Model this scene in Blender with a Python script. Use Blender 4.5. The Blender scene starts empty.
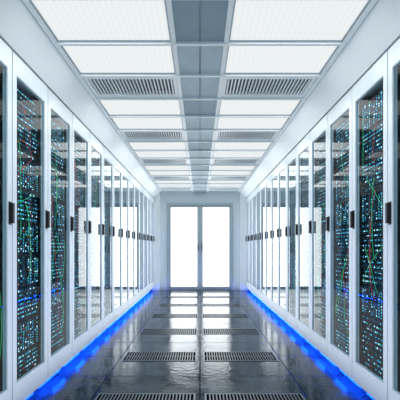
import bpy, bmesh, math, random
from mathutils import Vector
random.seed(7)
S = bpy.context.scene
COL = S.collection
S.view_settings.view_transform = 'Standard'

# ------------------------------------------------------------ dimensions
HX = 1.12          # rack front plane
PITCH = 0.575
B0 = 2.46          # first rack boundary in view
ENDY = 10.06
BACKY = -1.2
CEIL = 2.39
CAMH = 1.05

# ------------------------------------------------------------ materials
def new_mat(name):
    m = bpy.data.materials.new(name); m.use_nodes = True
    nt = m.node_tree
    for n in list(nt.nodes): nt.nodes.remove(n)
    out = nt.nodes.new('ShaderNodeOutputMaterial')
    return m, nt, out

def pbr(name, col, rough=0.5, metal=0.0, noise=0.0, nscale=5.0, emit=None, estr=0.0, spec=0.5):
    m, nt, out = new_mat(name)
    p = nt.nodes.new('ShaderNodeBsdfPrincipled')
    p.inputs['Base Color'].default_value = (*col, 1)
    p.inputs['Roughness'].default_value = rough
    p.inputs['Metallic'].default_value = metal
    p.inputs['Specular IOR Level'].default_value = spec
    if emit:
        p.inputs['Emission Color'].default_value = (*emit, 1)
        p.inputs['Emission Strength'].default_value = estr
    tc = nt.nodes.new('ShaderNodeTexCoord')
    n = nt.nodes.new('ShaderNodeTexNoise'); n.inputs['Scale'].default_value = nscale
    n.inputs['Detail'].default_value = 4
    nt.links.new(tc.outputs['Object'], n.inputs['Vector'])
    if noise > 0:
        r = nt.nodes.new('ShaderNodeValToRGB')
        a = [max(0, c*(1-noise)) for c in col]; b = [min(1, c*(1+noise)) for c in col]
        r.color_ramp.elements[0].color = (*a, 1); r.color_ramp.elements[0].position = .3
        r.color_ramp.elements[1].color = (*b, 1); r.color_ramp.elements[1].position = .7
        nt.links.new(n.outputs['Fac'], r.inputs['Fac'])
        nt.links.new(r.outputs['Color'], p.inputs['Base Color'])
    nt.links.new(p.outputs[0], out.inputs[0])
    return m

def emis(name, col, s):
    m, nt, out = new_mat(name)
    e = nt.nodes.new('ShaderNodeEmission')
    e.inputs[0].default_value = (*col, 1); e.inputs[1].default_value = s
    nt.links.new(e.outputs[0], out.inputs[0])
    return m

M_white = pbr('rack_white_paint', (.82, .89, .925), .32, noise=.02)
M_wall = pbr('wall_paint', (.62, .71, .76), .5, noise=.02)
M_ceil = pbr('ceiling_paint', (.86, .91, .94), .5, noise=.02)
M_soffit = pbr('soffit_paint', (.86, .915, .94), .4, noise=.015)
M_seam = pbr('panel_seam', (.45, .55, .62), .4)
M_bar = pbr('ceiling_bar', (.84, .90, .93), .4)
M_strip = pbr('centre_metal', (.24, .34, .42), .5, noise=.08, spec=.3)
M_strip2 = pbr('centre_metal_light', (.42, .53, .60), .5, noise=.08, spec=.3)
M_black = pbr('black_plastic', (.012, .013, .016), .35)
M_dark = pbr('dark_interior', (.004, .008, .012), .5)
M_chassis = pbr('server_chassis', (.006, .014, .020), .5, metal=.2, spec=.2)
M_face = pbr('server_face', (.002, .008, .013), .5, noise=.5, nscale=60, spec=.15)
M_face2 = pbr('server_face_light', (.010, .045, .062), .5, noise=.6, nscale=60, spec=.15)
M_slat = pbr('vent_slat', (.80, .86, .90), .4, metal=.1)
M_ventback = pbr('vent_dark', (.02, .03, .04), .6)
M_grille = pbr('floor_grille_metal', (.09, .125, .15), .35, metal=.5)
M_greycap = pbr('door_aluminium', (.36, .44, .50), .4, metal=.05)
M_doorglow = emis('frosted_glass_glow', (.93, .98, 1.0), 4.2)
M_blue = emis('blue_led', (.004, .075, 1.0), 60.0)
L_cy = emis('led_cyan', (.05, .42, .62), 1.35)
L_wh = emis('led_white', (.48, .85, 1.0), 1.7)
L_gr = emis('led_green', (.04, .55, .32), 1.0)
L_rd = emis('led_red', (.7, .06, .05), .7)
C_red = pbr('cable_red', (.6, .03, .03), .4, emit=(.9, .03, .02), estr=.25)  # slight emission added so cables show in the dim cabinets
C_grn = pbr('cable_green', (.03, .6, .18), .4, emit=(.02, .8, .2), estr=.28)  # same added glow, a cable is no light source

# light diffuser: opal sheet with very fine lengthwise lines
m, nt, out = new_mat('light_diffuser')
tc = nt.nodes.new('ShaderNodeTexCoord')
w = nt.nodes.new('ShaderNodeTexWave'); w.bands_direction = 'X'; w.inputs['Scale'].default_value = 9
nt.links.new(tc.outputs['Object'], w.inputs['Vector'])
mr = nt.nodes.new('ShaderNodeMapRange'); mr.inputs[2].default_value = .25; mr.inputs[3].default_value = .86; mr.inputs[4].default_value = .90
nt.links.new(w.outputs['Fac'], mr.inputs[0])
e = nt.nodes.new('ShaderNodeEmission'); e.inputs[0].default_value = (.95, .99, 1.0, 1)
nt.links.new(mr.outputs[0], e.inputs[1]); nt.links.new(e.outputs[0], out.inputs[0])
M_light = m

# rack glass: thin pane, angle-dependent reflection over transparency
m, nt, out = new_mat('rack_glass')
lw = nt.nodes.new('ShaderNodeLayerWeight'); lw.inputs[0].default_value = .5
pw = nt.nodes.new('ShaderNodeMath'); pw.operation = 'POWER'; pw.inputs[1].default_value = 11
nt.links.new(lw.outputs['Facing'], pw.inputs[0])
ma = nt.nodes.new('ShaderNodeMath'); ma.operation = 'MULTIPLY_ADD'; ma.use_clamp = True
ma.inputs[1].default_value = 5.5; ma.inputs[2].default_value = .008
nt.links.new(pw.outputs[0], ma.inputs[0])
tr = nt.nodes.new('ShaderNodeBsdfTransparent'); tr.inputs[0].default_value = (.72, .87, .93, 1)
gl = nt.nodes.new('ShaderNodeBsdfGlossy'); gl.inputs['Roughness'].default_value = .01
gl.inputs[0].default_value = (.95, .98, 1, 1)
mx = nt.nodes.new('ShaderNodeMixShader')
nt.links.new(ma.outputs[0], mx.inputs[0]); nt.links.new(tr.outputs[0], mx.inputs[1]); nt.links.new(gl.outputs[0], mx.inputs[2])
nt.links.new(mx.outputs[0], out.inputs[0])
M_glass = m

# floor: polished dark tiles
m, nt, out = new_mat('floor_tiles')
p = nt.nodes.new('ShaderNodeBsdfPrincipled')
tc = nt.nodes.new('ShaderNodeTexCoord')
n1 = nt.nodes.new('ShaderNodeTexNoise'); n1.inputs['Scale'].default_value = 5; n1.inputs['Detail'].default_value = 6
n2 = nt.nodes.new('ShaderNodeTexNoise'); n2.inputs['Scale'].default_value = 22; n2.inputs['Detail'].default_value = 3
nt.links.new(tc.outputs['Object'], n1.inputs['Vector']); nt.links.new(tc.outputs['Object'], n2.inputs['Vector'])
cr = nt.nodes.new('ShaderNodeValToRGB')
cr.color_ramp.elements[0].position = .35; cr.color_ramp.elements[0].color = (.002, .011, .022, 1)
cr.color_ramp.elements[1].position = .7; cr.color_ramp.elements[1].color = (.012, .042, .070, 1)
nt.links.new(n1.outputs['Fac'], cr.inputs['Fac'])
br = nt.nodes.new('ShaderNodeTexBrick'); br.offset = 0; br.squash = 1
br.inputs['Color1'].default_value = (1, 1, 1, 1); br.inputs['Color2'].default_value = (.6, .6, .6, 1)
br.inputs['Mortar'].default_value = (.02, .02, .02, 1)
br.inputs['Scale'].default_value = 1; br.inputs['Mortar Size'].default_value = .006
br.inputs['Mortar Smooth'].default_value = .3
br.inputs['Brick Width'].default_value = .75; br.inputs['Row Height'].default_value = .585
mp = nt.nodes.new('ShaderNodeMapping'); mp.inputs['Location'].default_value = (0, .16, 0)
nt.links.new(tc.outputs['Object'], mp.inputs['Vector']); nt.links.new(mp.outputs[0], br.inputs['Vector'])
mul = nt.nodes.new('ShaderNodeMix'); mul.data_type = 'RGBA'; mul.blend_type = 'MULTIPLY'; mul.inputs[0].default_value = 1
nt.links.new(cr.outputs[0], mul.inputs[6]); nt.links.new(br.outputs['Color'], mul.inputs[7])
nt.links.new(mul.outputs[2], p.inputs['Base Color'])
p.inputs['Specular Tint'].default_value = (.42, .76, 1, 1)
mr = nt.nodes.new('ShaderNodeMapRange'); mr.inputs[1].default_value = .3; mr.inputs[2].default_value = .7
mr.inputs[3].default_value = .05; mr.inputs[4].default_value = .22
nt.links.new(n1.outputs['Fac'], mr.inputs[0]); nt.links.new(mr.outputs[0], p.inputs['Roughness'])
spm = nt.nodes.new('ShaderNodeMath'); spm.operation = 'MULTIPLY'; spm.inputs[1].default_value = .20
nt.links.new(br.outputs['Color'], spm.inputs[0]); nt.links.new(spm.outputs[0], p.inputs['Specular IOR Level'])
b1 = nt.nodes.new('ShaderNodeBump'); b1.inputs['Strength'].default_value = .4; b1.inputs['Distance'].default_value = .004
nt.links.new(n2.outputs['Fac'], b1.inputs['Height'])
b2 = nt.nodes.new('ShaderNodeBump'); b2.inputs['Strength'].default_value = .4; b2.inputs['Distance'].default_value = .003
nt.links.new(br.outputs['Fac'], b2.inputs['Height']); nt.links.new(b1.outputs[0], b2.inputs['Normal']); b2.invert = True
nt.links.new(b2.outputs[0], p.inputs['Normal'])
nt.links.new(p.outputs[0], out.inputs[0])
M_floor = m

# ------------------------------------------------------------ mesh helpers
def box(bm, x0, x1, y0, y1, z0, z1, mi=0):
    x0, x1 = min(x0, x1), max(x0, x1)
    y0, y1 = min(y0, y1), max(y0, y1)
    z0, z1 = min(z0, z1), max(z0, z1)
    v = [bm.verts.new(c) for c in [(x0,y0,z0),(x1,y0,z0),(x1,y1,z0),(x0,y1,z0),(x0,y0,z1),(x1,y0,z1),(x1,y1,z1),(x0,y1,z1)]]
    for f in [(3,2,1,0),(4,5,6,7),(0,1,5,4),(1,2,6,5),(2,3,7,6),(3,0,4,7)]:
        bm.faces.new([v[i] for i in f]).material_index = mi

def mesh(name, fn, mats):
    bm = bmesh.new(); fn(bm)
    me = bpy.data.meshes.new(name); bm.to_mesh(me); bm.free()
    for mt in mats: me.materials.append(mt)
    return me

def obj(name, data, loc=(0,0,0), parent=None, label=None, category=None, group=None, kind=None, bevel=0):
    o = bpy.data.objects.new(name, data); COL.objects.link(o)
    o.location = loc
    if parent: o.parent = parent
    if label: o['label'] = label
    if category: o['category'] = category
    if group: o['group'] = group
    if kind: o['kind'] = kind
    if bevel:
        md = o.modifiers.new('bevel', 'BEVEL'); md.width = bevel; md.segments = 2; md.limit_method = 'ANGLE'
    return o

def clone(o, loc=None, parent=None):
    c = o.copy(); COL.objects.link(c)
    if loc is not None: c.location = loc
    if parent is not None: c.parent = parent
    return c

def copytree(root, loc):
    r = clone(root, loc)
    for ch in [c for c in root.children]:
        c1 = clone(ch, None, r)
        for g in list(ch.children):
            clone(g, None, c1)
    return r

# ------------------------------------------------------------ room shell
WX = 2.04
def struct(name, fn, mats, label, cat, **k):
    return obj(name, mesh(name, fn, mats), label=label, category=cat, kind='structure', **k)

struct('floor', lambda b: box(b, -WX-.1, WX+.1, BACKY-.1, ENDY+.2, -.1, 0), [M_floor], 'dark polished raised floor tiles with glossy reflections', 'floor')
struct('ceiling', lambda b: box(b, -WX-.1, WX+.1, BACKY-.1, ENDY+.2, CEIL+.06, CEIL+.14), [M_ceil], 'white suspended ceiling slab above the panels', 'ceiling')
struct('wall_left', lambda b: box(b, -WX-.1, -WX, BACKY, ENDY, 0, CEIL+.06), [M_wall], 'pale wall behind the server cabinets', 'wall')
struct('wall_right', lambda b: box(b, WX, WX+.1, BACKY, ENDY, 0, CEIL+.06), [M_wall], 'pale wall behind the server cabinets', 'wall')
struct('wall_back', lambda b: box(b, -WX-.1, WX+.1, BACKY-.1, BACKY, 0, CEIL+.06), [M_wall], 'plain pale wall at the corridor entrance', 'wall')
DW, DH = .80, 2.12   # door opening half width / height
def endwall(b):
    box(b, -WX-.1, -DW, ENDY, ENDY+.12, 0, CEIL+.06)
    box(b, DW, WX+.1, ENDY, ENDY+.12, 0, CEIL+.06)
    box(b, -DW, DW, ENDY, ENDY+.12, DH, CEIL+.06)
struct('wall_end', endwall, [M_wall], 'pale blue-grey wall around the bright double door', 'wall')

n = 1
for s in (-1, 1):
    struct('trim_%d' % n, lambda b: box(b, s*.97, s*1.16, 9.945, ENDY, 0, CEIL-.002), [M_soffit], 'pale grey pilaster closing the cabinet row', 'trim', bevel=.004); n += 1

# double door
def dframe(b):
    box(b, -DW, -DW+.055, ENDY-.03, ENDY+.10, 0, DH)
    box(b, DW-.055, DW, ENDY-.03, ENDY+.10, 0, DH)
    box(b, -DW+.055, DW-.055, ENDY-.03, ENDY+.10, DH-.055, DH)
struct('trim_%d' % n, dframe, [M_greycap], 'light aluminium frame around the double door', 'trim', bevel=.003); n += 1
for i, s in enumerate((-1, 1)):
    c_ = s*(DW-.058)
    def leaf(b):
        a, c = s*.005, c_
        box(b, a, a+s*.07, ENDY+.0, ENDY+.05, .012, DH-.06)
        box(b, c-s*.035, c, ENDY+.0, ENDY+.05, .012, DH-.06)
        box(b, a+s*.07, c-s*.035, ENDY+.0, ENDY+.05, .012, .085)
        box(b, a+s*.07, c-s*.035, ENDY+.0, ENDY+.05, DH-.105, DH-.06)
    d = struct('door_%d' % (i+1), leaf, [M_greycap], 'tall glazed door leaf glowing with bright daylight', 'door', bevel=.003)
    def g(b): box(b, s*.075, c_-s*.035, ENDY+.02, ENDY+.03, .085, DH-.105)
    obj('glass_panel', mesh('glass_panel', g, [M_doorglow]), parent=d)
    def h(b):
        x = s*.040
        box(b, x-.009, x+.009, ENDY-.045, ENDY-.03, .95, 1.13)
        box(b, x-.006, x+.006, ENDY-.03, ENDY, .96, .98)
        box(b, x-.006, x+.006, ENDY-.03, ENDY, 1.10, 1.12)
    obj('door_handle', mesh('door_handle', h, [M_black]), parent=d, bevel=.002)

# soffits
for s in (-1, 1):
    def sof(b):
        pr = [(.955, CEIL-.004), (1.115, 2.236), (1.115, 2.25), (1.20, 2.25), (1.20, CEIL+.06), (.955, CEIL+.06)]
        y0, y1 = BACKY, ENDY
        A = [b.verts.new((s*x, y0, z)) for x, z in pr]; B = [b.verts.new((s*x, y1, z)) for x, z in pr]
        L = len(pr)
        for i in range(L):
            j = (i+1) % L
            b.faces.new([A[i], A[j], B[j], B[i]])
        b.faces.new(A); b.faces.new(B)
        bmesh.ops.recalc_face_normals(b, faces=b.faces)
    struct('trim_%d' % n, sof, [M_soffit], 'sloping white soffit panel above the cabinets', 'trim'); n += 1
    def ln(b):
        box(b, s*.925, s*.955, BACKY, ENDY-.001, CEIL-.014, CEIL+.05)
        box(b, s*.9555, s*.9635, BACKY, ENDY-.001, CEIL-.014, CEIL+.0, 1)
    struct('trim_%d' % n, ln, [M_bar, M_seam], 'slim grey cornice bar along the ceiling edge', 'trim'); n += 1

for k in range(-7, 15):
    y = 2.69+.5*k
    if y > ENDY-.02 or y < BACKY: continue
    def ribs(b):
        box(b, -.950, .950, y-.013, y+.013, CEIL-.022, CEIL)
    struct('trim_%d' % n, ribs, [M_bar], 'white ceiling cross bar between panels', 'trim', bevel=.003); n += 1
for s in (-1, 1):
    def lb(b): box(b, s*.155, s*.185, BACKY, ENDY-.001, CEIL-.012, CEIL+.06)
    struct('trim_%d' % n, lb, [M_bar], 'white lengthwise ceiling bar beside the metal strip', 'trim'); n += 1
def cs(b):
    for k in range(-7, 15):
        y0 = max(BACKY, 2.69+.5*k); y1 = min(ENDY-.001, y0+.5)
        mi = 1 if (k % 3) != 2 else 0
        box(b, -.154, -.006, y0, y1, CEIL-.004, CEIL+.02, mi)
        box(b, .006, .154, y0, y1, CEIL-.004, CEIL+.02, mi)
    box(b, -.005, .005, BACKY, ENDY-.001, CEIL+.004, CEIL+.02, 0)
struct('trim_%d' % n, cs, [M_strip, M_strip2], 'blue-grey metal strip along the ceiling centre', 'trim'); n += 1

# ceiling lights & vents
CW, CD = .735, .470
def lframe(b):
    w, d = CW/2, CD/2
    f = .008
    box(b, -w, w, -d, -d+f, -.004, .02); box(b, -w, w, d-f, d, -.004, .02)
    box(b, -w, -w+f, -d+f, d-f, -.004, .02); box(b, w-f, w, -d+f, d-f, -.004, .02)
me_lf = mesh('light_frame', lframe, [M_seam])
me_ld = mesh('light_diffuser', lambda b: box(b, -CW/2+.008, CW/2-.008, -CD/2+.008, CD/2-.008, 0, .01), [M_light])
def vframe(b):
    w, d = CW/2, CD/2
    box(b, -w, w, -d, -d+.07, -.006, .03); box(b, -w, w, d-.07, d, -.006, .03)
    box(b, -w, -w+.03, -d+.07, d-.07, -.006, .03); box(b, w-.03, w, -d+.07, d-.07, -.006, .03)
me_vf = mesh('vent_frame', vframe, [M_soffit])
def vsl(b):
    w = CW/2-.03; N = 24
    for i in range(N):
        x = -w + (i+.5)*2*w/N
        box(b, x-.0065, x+.0065, -CD/2+.07, CD/2-.07, -.004, .004)
me_vs = mesh('vent_slats', vsl, [M_slat])
me_vb = mesh('vent_back', lambda b: box(b, -CW/2+.03, CW/2-.03, -CD/2+.07, CD/2-.07, .024, .03), [M_ventback])
for k in range(-7, 15):
    y = 2.69+.5*k+.25
    if y > ENDY-.2: continue
    for s in (-1, 1):
        loc = (s*(.19+.73/2), y, CEIL)
        if (k-1) % 3 == 0:
            r = obj('ceiling_vent', me_vf, loc, label='white ceiling air vent with fine dark louvre slats', category='air vent', group='ceiling air vents')
            obj('louvre_slats', me_vs, parent=r); obj('vent_backing', me_vb, parent=r)
        else:
            r = obj('ceiling_light', me_lf, loc, label='bright white recessed ceiling light panel', category='ceiling light', group='ceiling light panels')
            obj('diffuser', me_ld, parent=r)
            L = bpy.data.lights.new('ceiling_lamp', 'AREA'); L.shape = 'RECTANGLE'; L.size = CW-.03; L.size_y = CD-.03
            L.energy = 2.75; L.color = (.95, .99, 1.0)
            o = bpy.data.objects.new('ceiling_lamp', L); COL.objects.link(o); o.location = (loc[0], loc[1], CEIL-.011)

# ------------------------------------------------------------ floor grilles
def gfr(b):
    w, d = .345, .165
    box(b, -w, w, -d, -d+.012, 0, .004); box(b, -w, w, d-.012, d, 0, .004)
    box(b, -w, -w+.012, -d+.012, d-.012, 0, .004); box(b, w-.012, w, -d+.012, d-.012, 0, .004)
    box(b, -w+.012, w-.012, -.006, .006, .001, .0035)
    N = 28
    for i in range(N-1):
        x = -w+.012 + (i+1)*(2*w-.024)/N
        box(b, x-.0045, x+.0045, -d+.012, d-.012, .001, .0035)
me_g = mesh('floor_grille', gfr, [M_grille])
me_gb = mesh('grille_shade', lambda b: box(b, -.333, .333, -.153, .153, .0003, .001), [pbr('grille_shade_black', (.003, .004, .005), .9, spec=0)])  # flat near-black plate, paints the shade inside the slots
for k in range(-1, 7):
    y = 2.78+1.17*k
    for s in (-1, 1):
        r = obj('floor_grille', me_g, (s*.378, y, 0.0005), label='slotted metal air grille set in the dark floor', category='floor grille', group='floor air grilles')
        obj('slot_shade_plate', me_gb, parent=r)

# ------------------------------------------------------------ racks
W = PITCH-.006
def make_proto(s):
    root = bpy.data.objects.new('server_rack', None); COL.objects.link(root)
    root.empty_display_size = .2
    root['label'] = 'white server cabinet with framed glass door and black handle'
    root['category'] = 'server cabinet'; root['group'] = 'server cabinets lining the corridor'
    h = W/2
    def body(b):
        x0, x1 = s*.034, s*.88
        box(b, x0, x1, -h, -h+.018, .07, 2.225, 0); box(b, x0, x1, h-.018, h, .07, 2.225, 0)
        box(b, x1-s*.02, x1, -h+.018, h-.018, .07, 2.225, 1)
        box(b, x0, x1-s*.02, -h+.018, h-.018, 2.15, 2.225, 0)
        box(b, x0, x1-s*.02, -h+.018, h-.018, .07, .14, 0)
        box(b, x0+s*.001, x1-s*.02, -h+.018, -h+.02, .14, 2.15, 1); box(b, x0+s*.001, x1-s*.02, h-.02, h-.018, .14, 2.15, 1)
        for sy in (-1, 1):
            box(b, s*.06, s*.09, sy*(h-.02), sy*(h-.045), .14, 2.15, 2)
        for sy in (-1, 1):
            box(b, s*.14, s*.20, sy*(h-.03), sy*(h-.09), 0, .07, 1)
            box(b, s*.78, s*.84, sy*(h-.03), sy*(h-.09), 0, .07, 1)
    c = obj('cabinet_body', mesh('cabinet_body', body, [M_white, M_dark, M_chassis]), parent=root)
    ST = .056; zb, zt = .075, 2.222; gb, gt = .215, 2.10
    def door(b):
        d = s*.03
        e_ = .004
        box(b, 0, d, -h+e_, -h+ST, zb, zt); box(b, 0, d, h-ST, h-e_, zb, zt)
        box(b, 0, d, -h+ST, h-ST, zb, gb); box(b, 0, d, -h+ST, h-ST, gt, zt)
        g = .006
        box(b, s*.004, s*.014, -h+ST, -h+ST+g, gb, gt, 1); box(b, s*.004, s*.014, h-ST-g, h-ST, gb, gt, 1)
        box(b, s*.004, s*.014, -h+ST+g, h-ST-g, gb, gb+g, 1); box(b, s*.004, s*.014, -h+ST+g, h-ST-g, gt-g, gt, 1)
    d = obj('door', mesh('rack_door', door, [M_white, M_seam]), parent=root)
    def glass(b):
        x = s*.010
        q = ST+.006
        v = [b.verts.new(c) for c in [(x, -h+q, gb+.006), (x, h-q, gb+.006), (x, h-q, gt-.006), (x, -h+q, gt-.006)]]
        b.faces.new(v)
    obj('glass', mesh('rack_glass', glass, [M_glass]), parent=d)
    def hd(b):
        y = h-.03
        box(b, -s*.004, 0, y-.018, y+.018, 1.182, 1.318)
        box(b, -s*.024, -s*.004, y-.014, y+.014, 1.190, 1.310)
    obj('handle', mesh('rack_handle', hd, [M_black]), parent=d, bevel=.003, label='black swing handle')
    return root

SH = .215
def server_meshes(s, kind, seed):
    rnd = random.Random(seed)
    hw = .235
    ch = mesh('server_chassis', lambda b: box(b, 0, s*.58, -hw, hw, 0, SH), [M_chassis])
    leds = []
    def pick():
        r = rnd.random()
        return 0 if r < .60 else 1 if r < .86 else 2 if r < .97 else 3
    def front(b):
        if kind == 'blade_server':
            N = 12
            for i in range(N):
                y = -hw+.010 + i*(2*hw-.02)/N; w = (2*hw-.02)/N
                box(b, -s*.012, 0, y+.003, y+w-.003, .012, SH-.012, rnd.choice([0, 0, 1]))
                dens = rnd.choice([.25, .6, .95])
                z = .018
                while z < SH-.03:
                    l = rnd.choice([.007, .009, .012])
                    if rnd.random() < dens:
                        yy = y+w*rnd.uniform(.15, .35)
                        leds.append((-s*.0125, yy, yy+rnd.uniform(.010, .018), z, z+l, pick()))
                    z += l+rnd.uniform(.006, .011)
        elif kind == 'storage_server':
            for r in range(7):
                dens = rnd.choice([.35, .6, .9])
                for c in range(4):
                    y = -hw+.012+c*(2*hw-.024)/4; w = (2*hw-.024)/4
                    z = .008+r*(SH-.016)/7; hh = (SH-.016)/7
                    box(b, -s*.010, 0, y+.003, y+w-.003, z+.003, z+hh-.003, rnd.choice([0, 0, 1]))
                    for q in range(4):
                        if rnd.random() < dens:
                            yy = y+.012+q*.024+rnd.uniform(-.004, .004)
                            leds.append((-s*.0105, yy, yy+rnd.uniform(.010, .018), z+.009, z+rnd.uniform(.016, .020), pick()))
        else:
            for r in range(6):
                z = .008+r*.034
                dens = rnd.choice([.25, .55, .9])
                box(b, -s*.008, 0, -hw+.008, hw-.008, z, z+.029, rnd.choice([0, 0, 1]))
                for q in range(18):
                    y = -hw+.03+q*.0235
                    box(b, -s*.011, -s*.008, y, y+.015, z+.003, z+.011, 0)
                    if rnd.random() < dens:
                        leds.append((-s*.0115, y+.000, y+rnd.uniform(.010, .018), z+.014, z+rnd.uniform(.020, .025), pick()))
        for (x, a, c, z0, z1, mi) in leds:
            f = b.faces.new([b.verts.new(q) for q in [(x, a, z0), (x, c, z0), (x, c, z1), (x, a, z1)]])
            f.material_index = mi+2
    fr = mesh('server_front', front, [M_face, M_face2, L_cy, L_wh, L_gr, L_rd])
    return ch, fr

KL = {'blade_server': 'dark blade server chassis with rows of cyan lights',
      'storage_server': 'dark storage server with drive bays and cyan lights',
      'network_switch': 'dark network switch with ports and green blinking lights'}
SF = .060   # server front setback
rack_range = range(-1, 14)   # index 0 ends at B0
for s in (-1, 1):
    proto = make_proto(s)
    lib = []
    for i, kd in enumerate(['blade_server', 'storage_server', 'network_switch', 'blade_server', 'storage_server', 'network_switch']):
        lib.append((kd,)+server_meshes(s, kd, 100+i+10*s))
    first = True
    for k in rack_range:
        yc = B0 + PITCH*(k-.5)
        loc = (s*HX, yc, 0)
        if first: proto.location = loc; first = False
        else: copytree(proto, loc)
        for j in range(9):
            kd, ch, fr = random.choice(lib)
            r = obj(kd, ch, (s*(HX+SF), yc, .14+j*SH), label=KL[kd], category='server', group='servers stacked in the cabinets')
            obj('front_panel', fr, parent=r)
        def st(b):
            box(b, 0, s*.02, -.24, .24, 0, .004)
        def st2(b):
            box(b, -s*.002, s*.018, -.23, .23, .004, .010)
        r = obj('led_strip', mesh('led_strip', st, [M_white]), (s*(HX+.085), yc, 0), label='blue glowing light strip under a server cabinet', category='light strip', group='blue floor light strips')
        obj('light_bar', mesh('light_bar', st2, [M_blue]), parent=r)
        L = bpy.data.lights.new('blue_floor_lamp', 'AREA'); L.shape = 'RECTANGLE'; L.size = .03; L.size_y = .28
        L.energy = .5; L.color = (.004, .085, 1.0)
        o = bpy.data.objects.new('blue_floor_lamp', L); COL.objects.link(o); o.location = (s*(HX+.015), yc, .065)
        o.rotation_euler = (0, s*math.radians(60), 0)

# ------------------------------------------------------------ cables (tube meshes)
def tube(name, pts, r, mat, n=5):
    bm = bmesh.new(); rings = []
    for i, p_ in enumerate(pts):
        a = pts[max(0, i-1)]; c = pts[min(len(pts)-1, i+1)]
        t = (c-a).normalized(); u = t.cross(Vector((1, 0, 0)))
        if u.length < 1e-3: u = t.cross(Vector((0, 1, 0)))
        u.normalize(); v = t.cross(u)
        rings.append([bm.verts.new(p_+u*(r*math.cos(2*math.pi*q/n))+v*(r*math.sin(2*math.pi*q/n))) for q in range(n)])
    for A, B in zip(rings, rings[1:]):
        for q in range(n):
            bm.faces.new([A[q], A[(q+1) % n], B[(q+1) % n], B[q]])
    bm.faces.new(rings[0]); bm.faces.new(rings[-1])
    bmesh.ops.recalc_face_normals(bm, faces=bm.faces)
    me = bpy.data.meshes.new(name); bm.to_mesh(me); bm.free(); me.materials.append(mat)
    return me
for s in (-1, 1):
    for k in range(0, 6):
        yc = B0 + PITCH*(k-.5)
        for q in range(8 if k < 4 else 4):
            za = random.uniform(.5, 2.0); zb_ = max(.35, min(2.0, za + random.uniform(-.9, .3)))
            ya = random.uniform(-.21, .21); yb = random.uniform(-.21, .21)
            ym = (ya+yb)/2+random.uniform(-.08, .08); zm = (za+zb_)/2+random.uniform(-.15, .10)
            P0 = Vector((0, yc+ya, za)); P1 = Vector((0, yc+ym, zm)); P2 = Vector((0, yc+yb, zb_))
            pts = []
            for i in range(17):
                t = i/16
                p_ = P0*(1-t)**2 + P1*2*t*(1-t) + P2*t*t
                p_.x = s*(HX+SF-.016-.020*math.sin(math.pi*t)**.5) if 0 < i < 16 else s*(HX+SF-.014)
                pts.append(p_)
            mt, nm = random.choice([(C_red, 'red'), (C_grn, 'green'), (C_grn, 'green')])
            obj('network_cable', tube('network_cable', pts, .0015, mt), label='thin %s network cable plugged into servers' % nm, category='cable', group='network cables in the cabinets')

# ------------------------------------------------------------ added unseen fill, stands in for floor bounce onto the ceiling
L = bpy.data.lights.new('floor_bounce_fill', 'AREA'); L.shape = 'RECTANGLE'; L.size = 1.9; L.size_y = 10.6
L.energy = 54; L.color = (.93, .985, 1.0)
o = bpy.data.objects.new('floor_bounce_fill', L); COL.objects.link(o); o.location = (0, 4.6, .03); o.rotation_euler = (math.pi, 0, 0)

# ------------------------------------------------------------ world + camera
w = bpy.data.worlds.new('world'); S.world = w; w.use_nodes = True
w.node_tree.nodes['Background'].inputs[0].default_value = (.7, .85, 1, 1)
w.node_tree.nodes['Background'].inputs[1].default_value = .3
cam = bpy.data.cameras.new('camera'); co = bpy.data.objects.new('camera', cam); COL.objects.link(co)
co.location = (0, 0, CAMH); co.rotation_euler = (math.pi/2, 0, 0)
cam.sensor_width = 36; cam.lens = 36*412/400
cam.shift_y = 47/400; cam.shift_x = 0.0
cam.clip_start = .05
S.camera = co
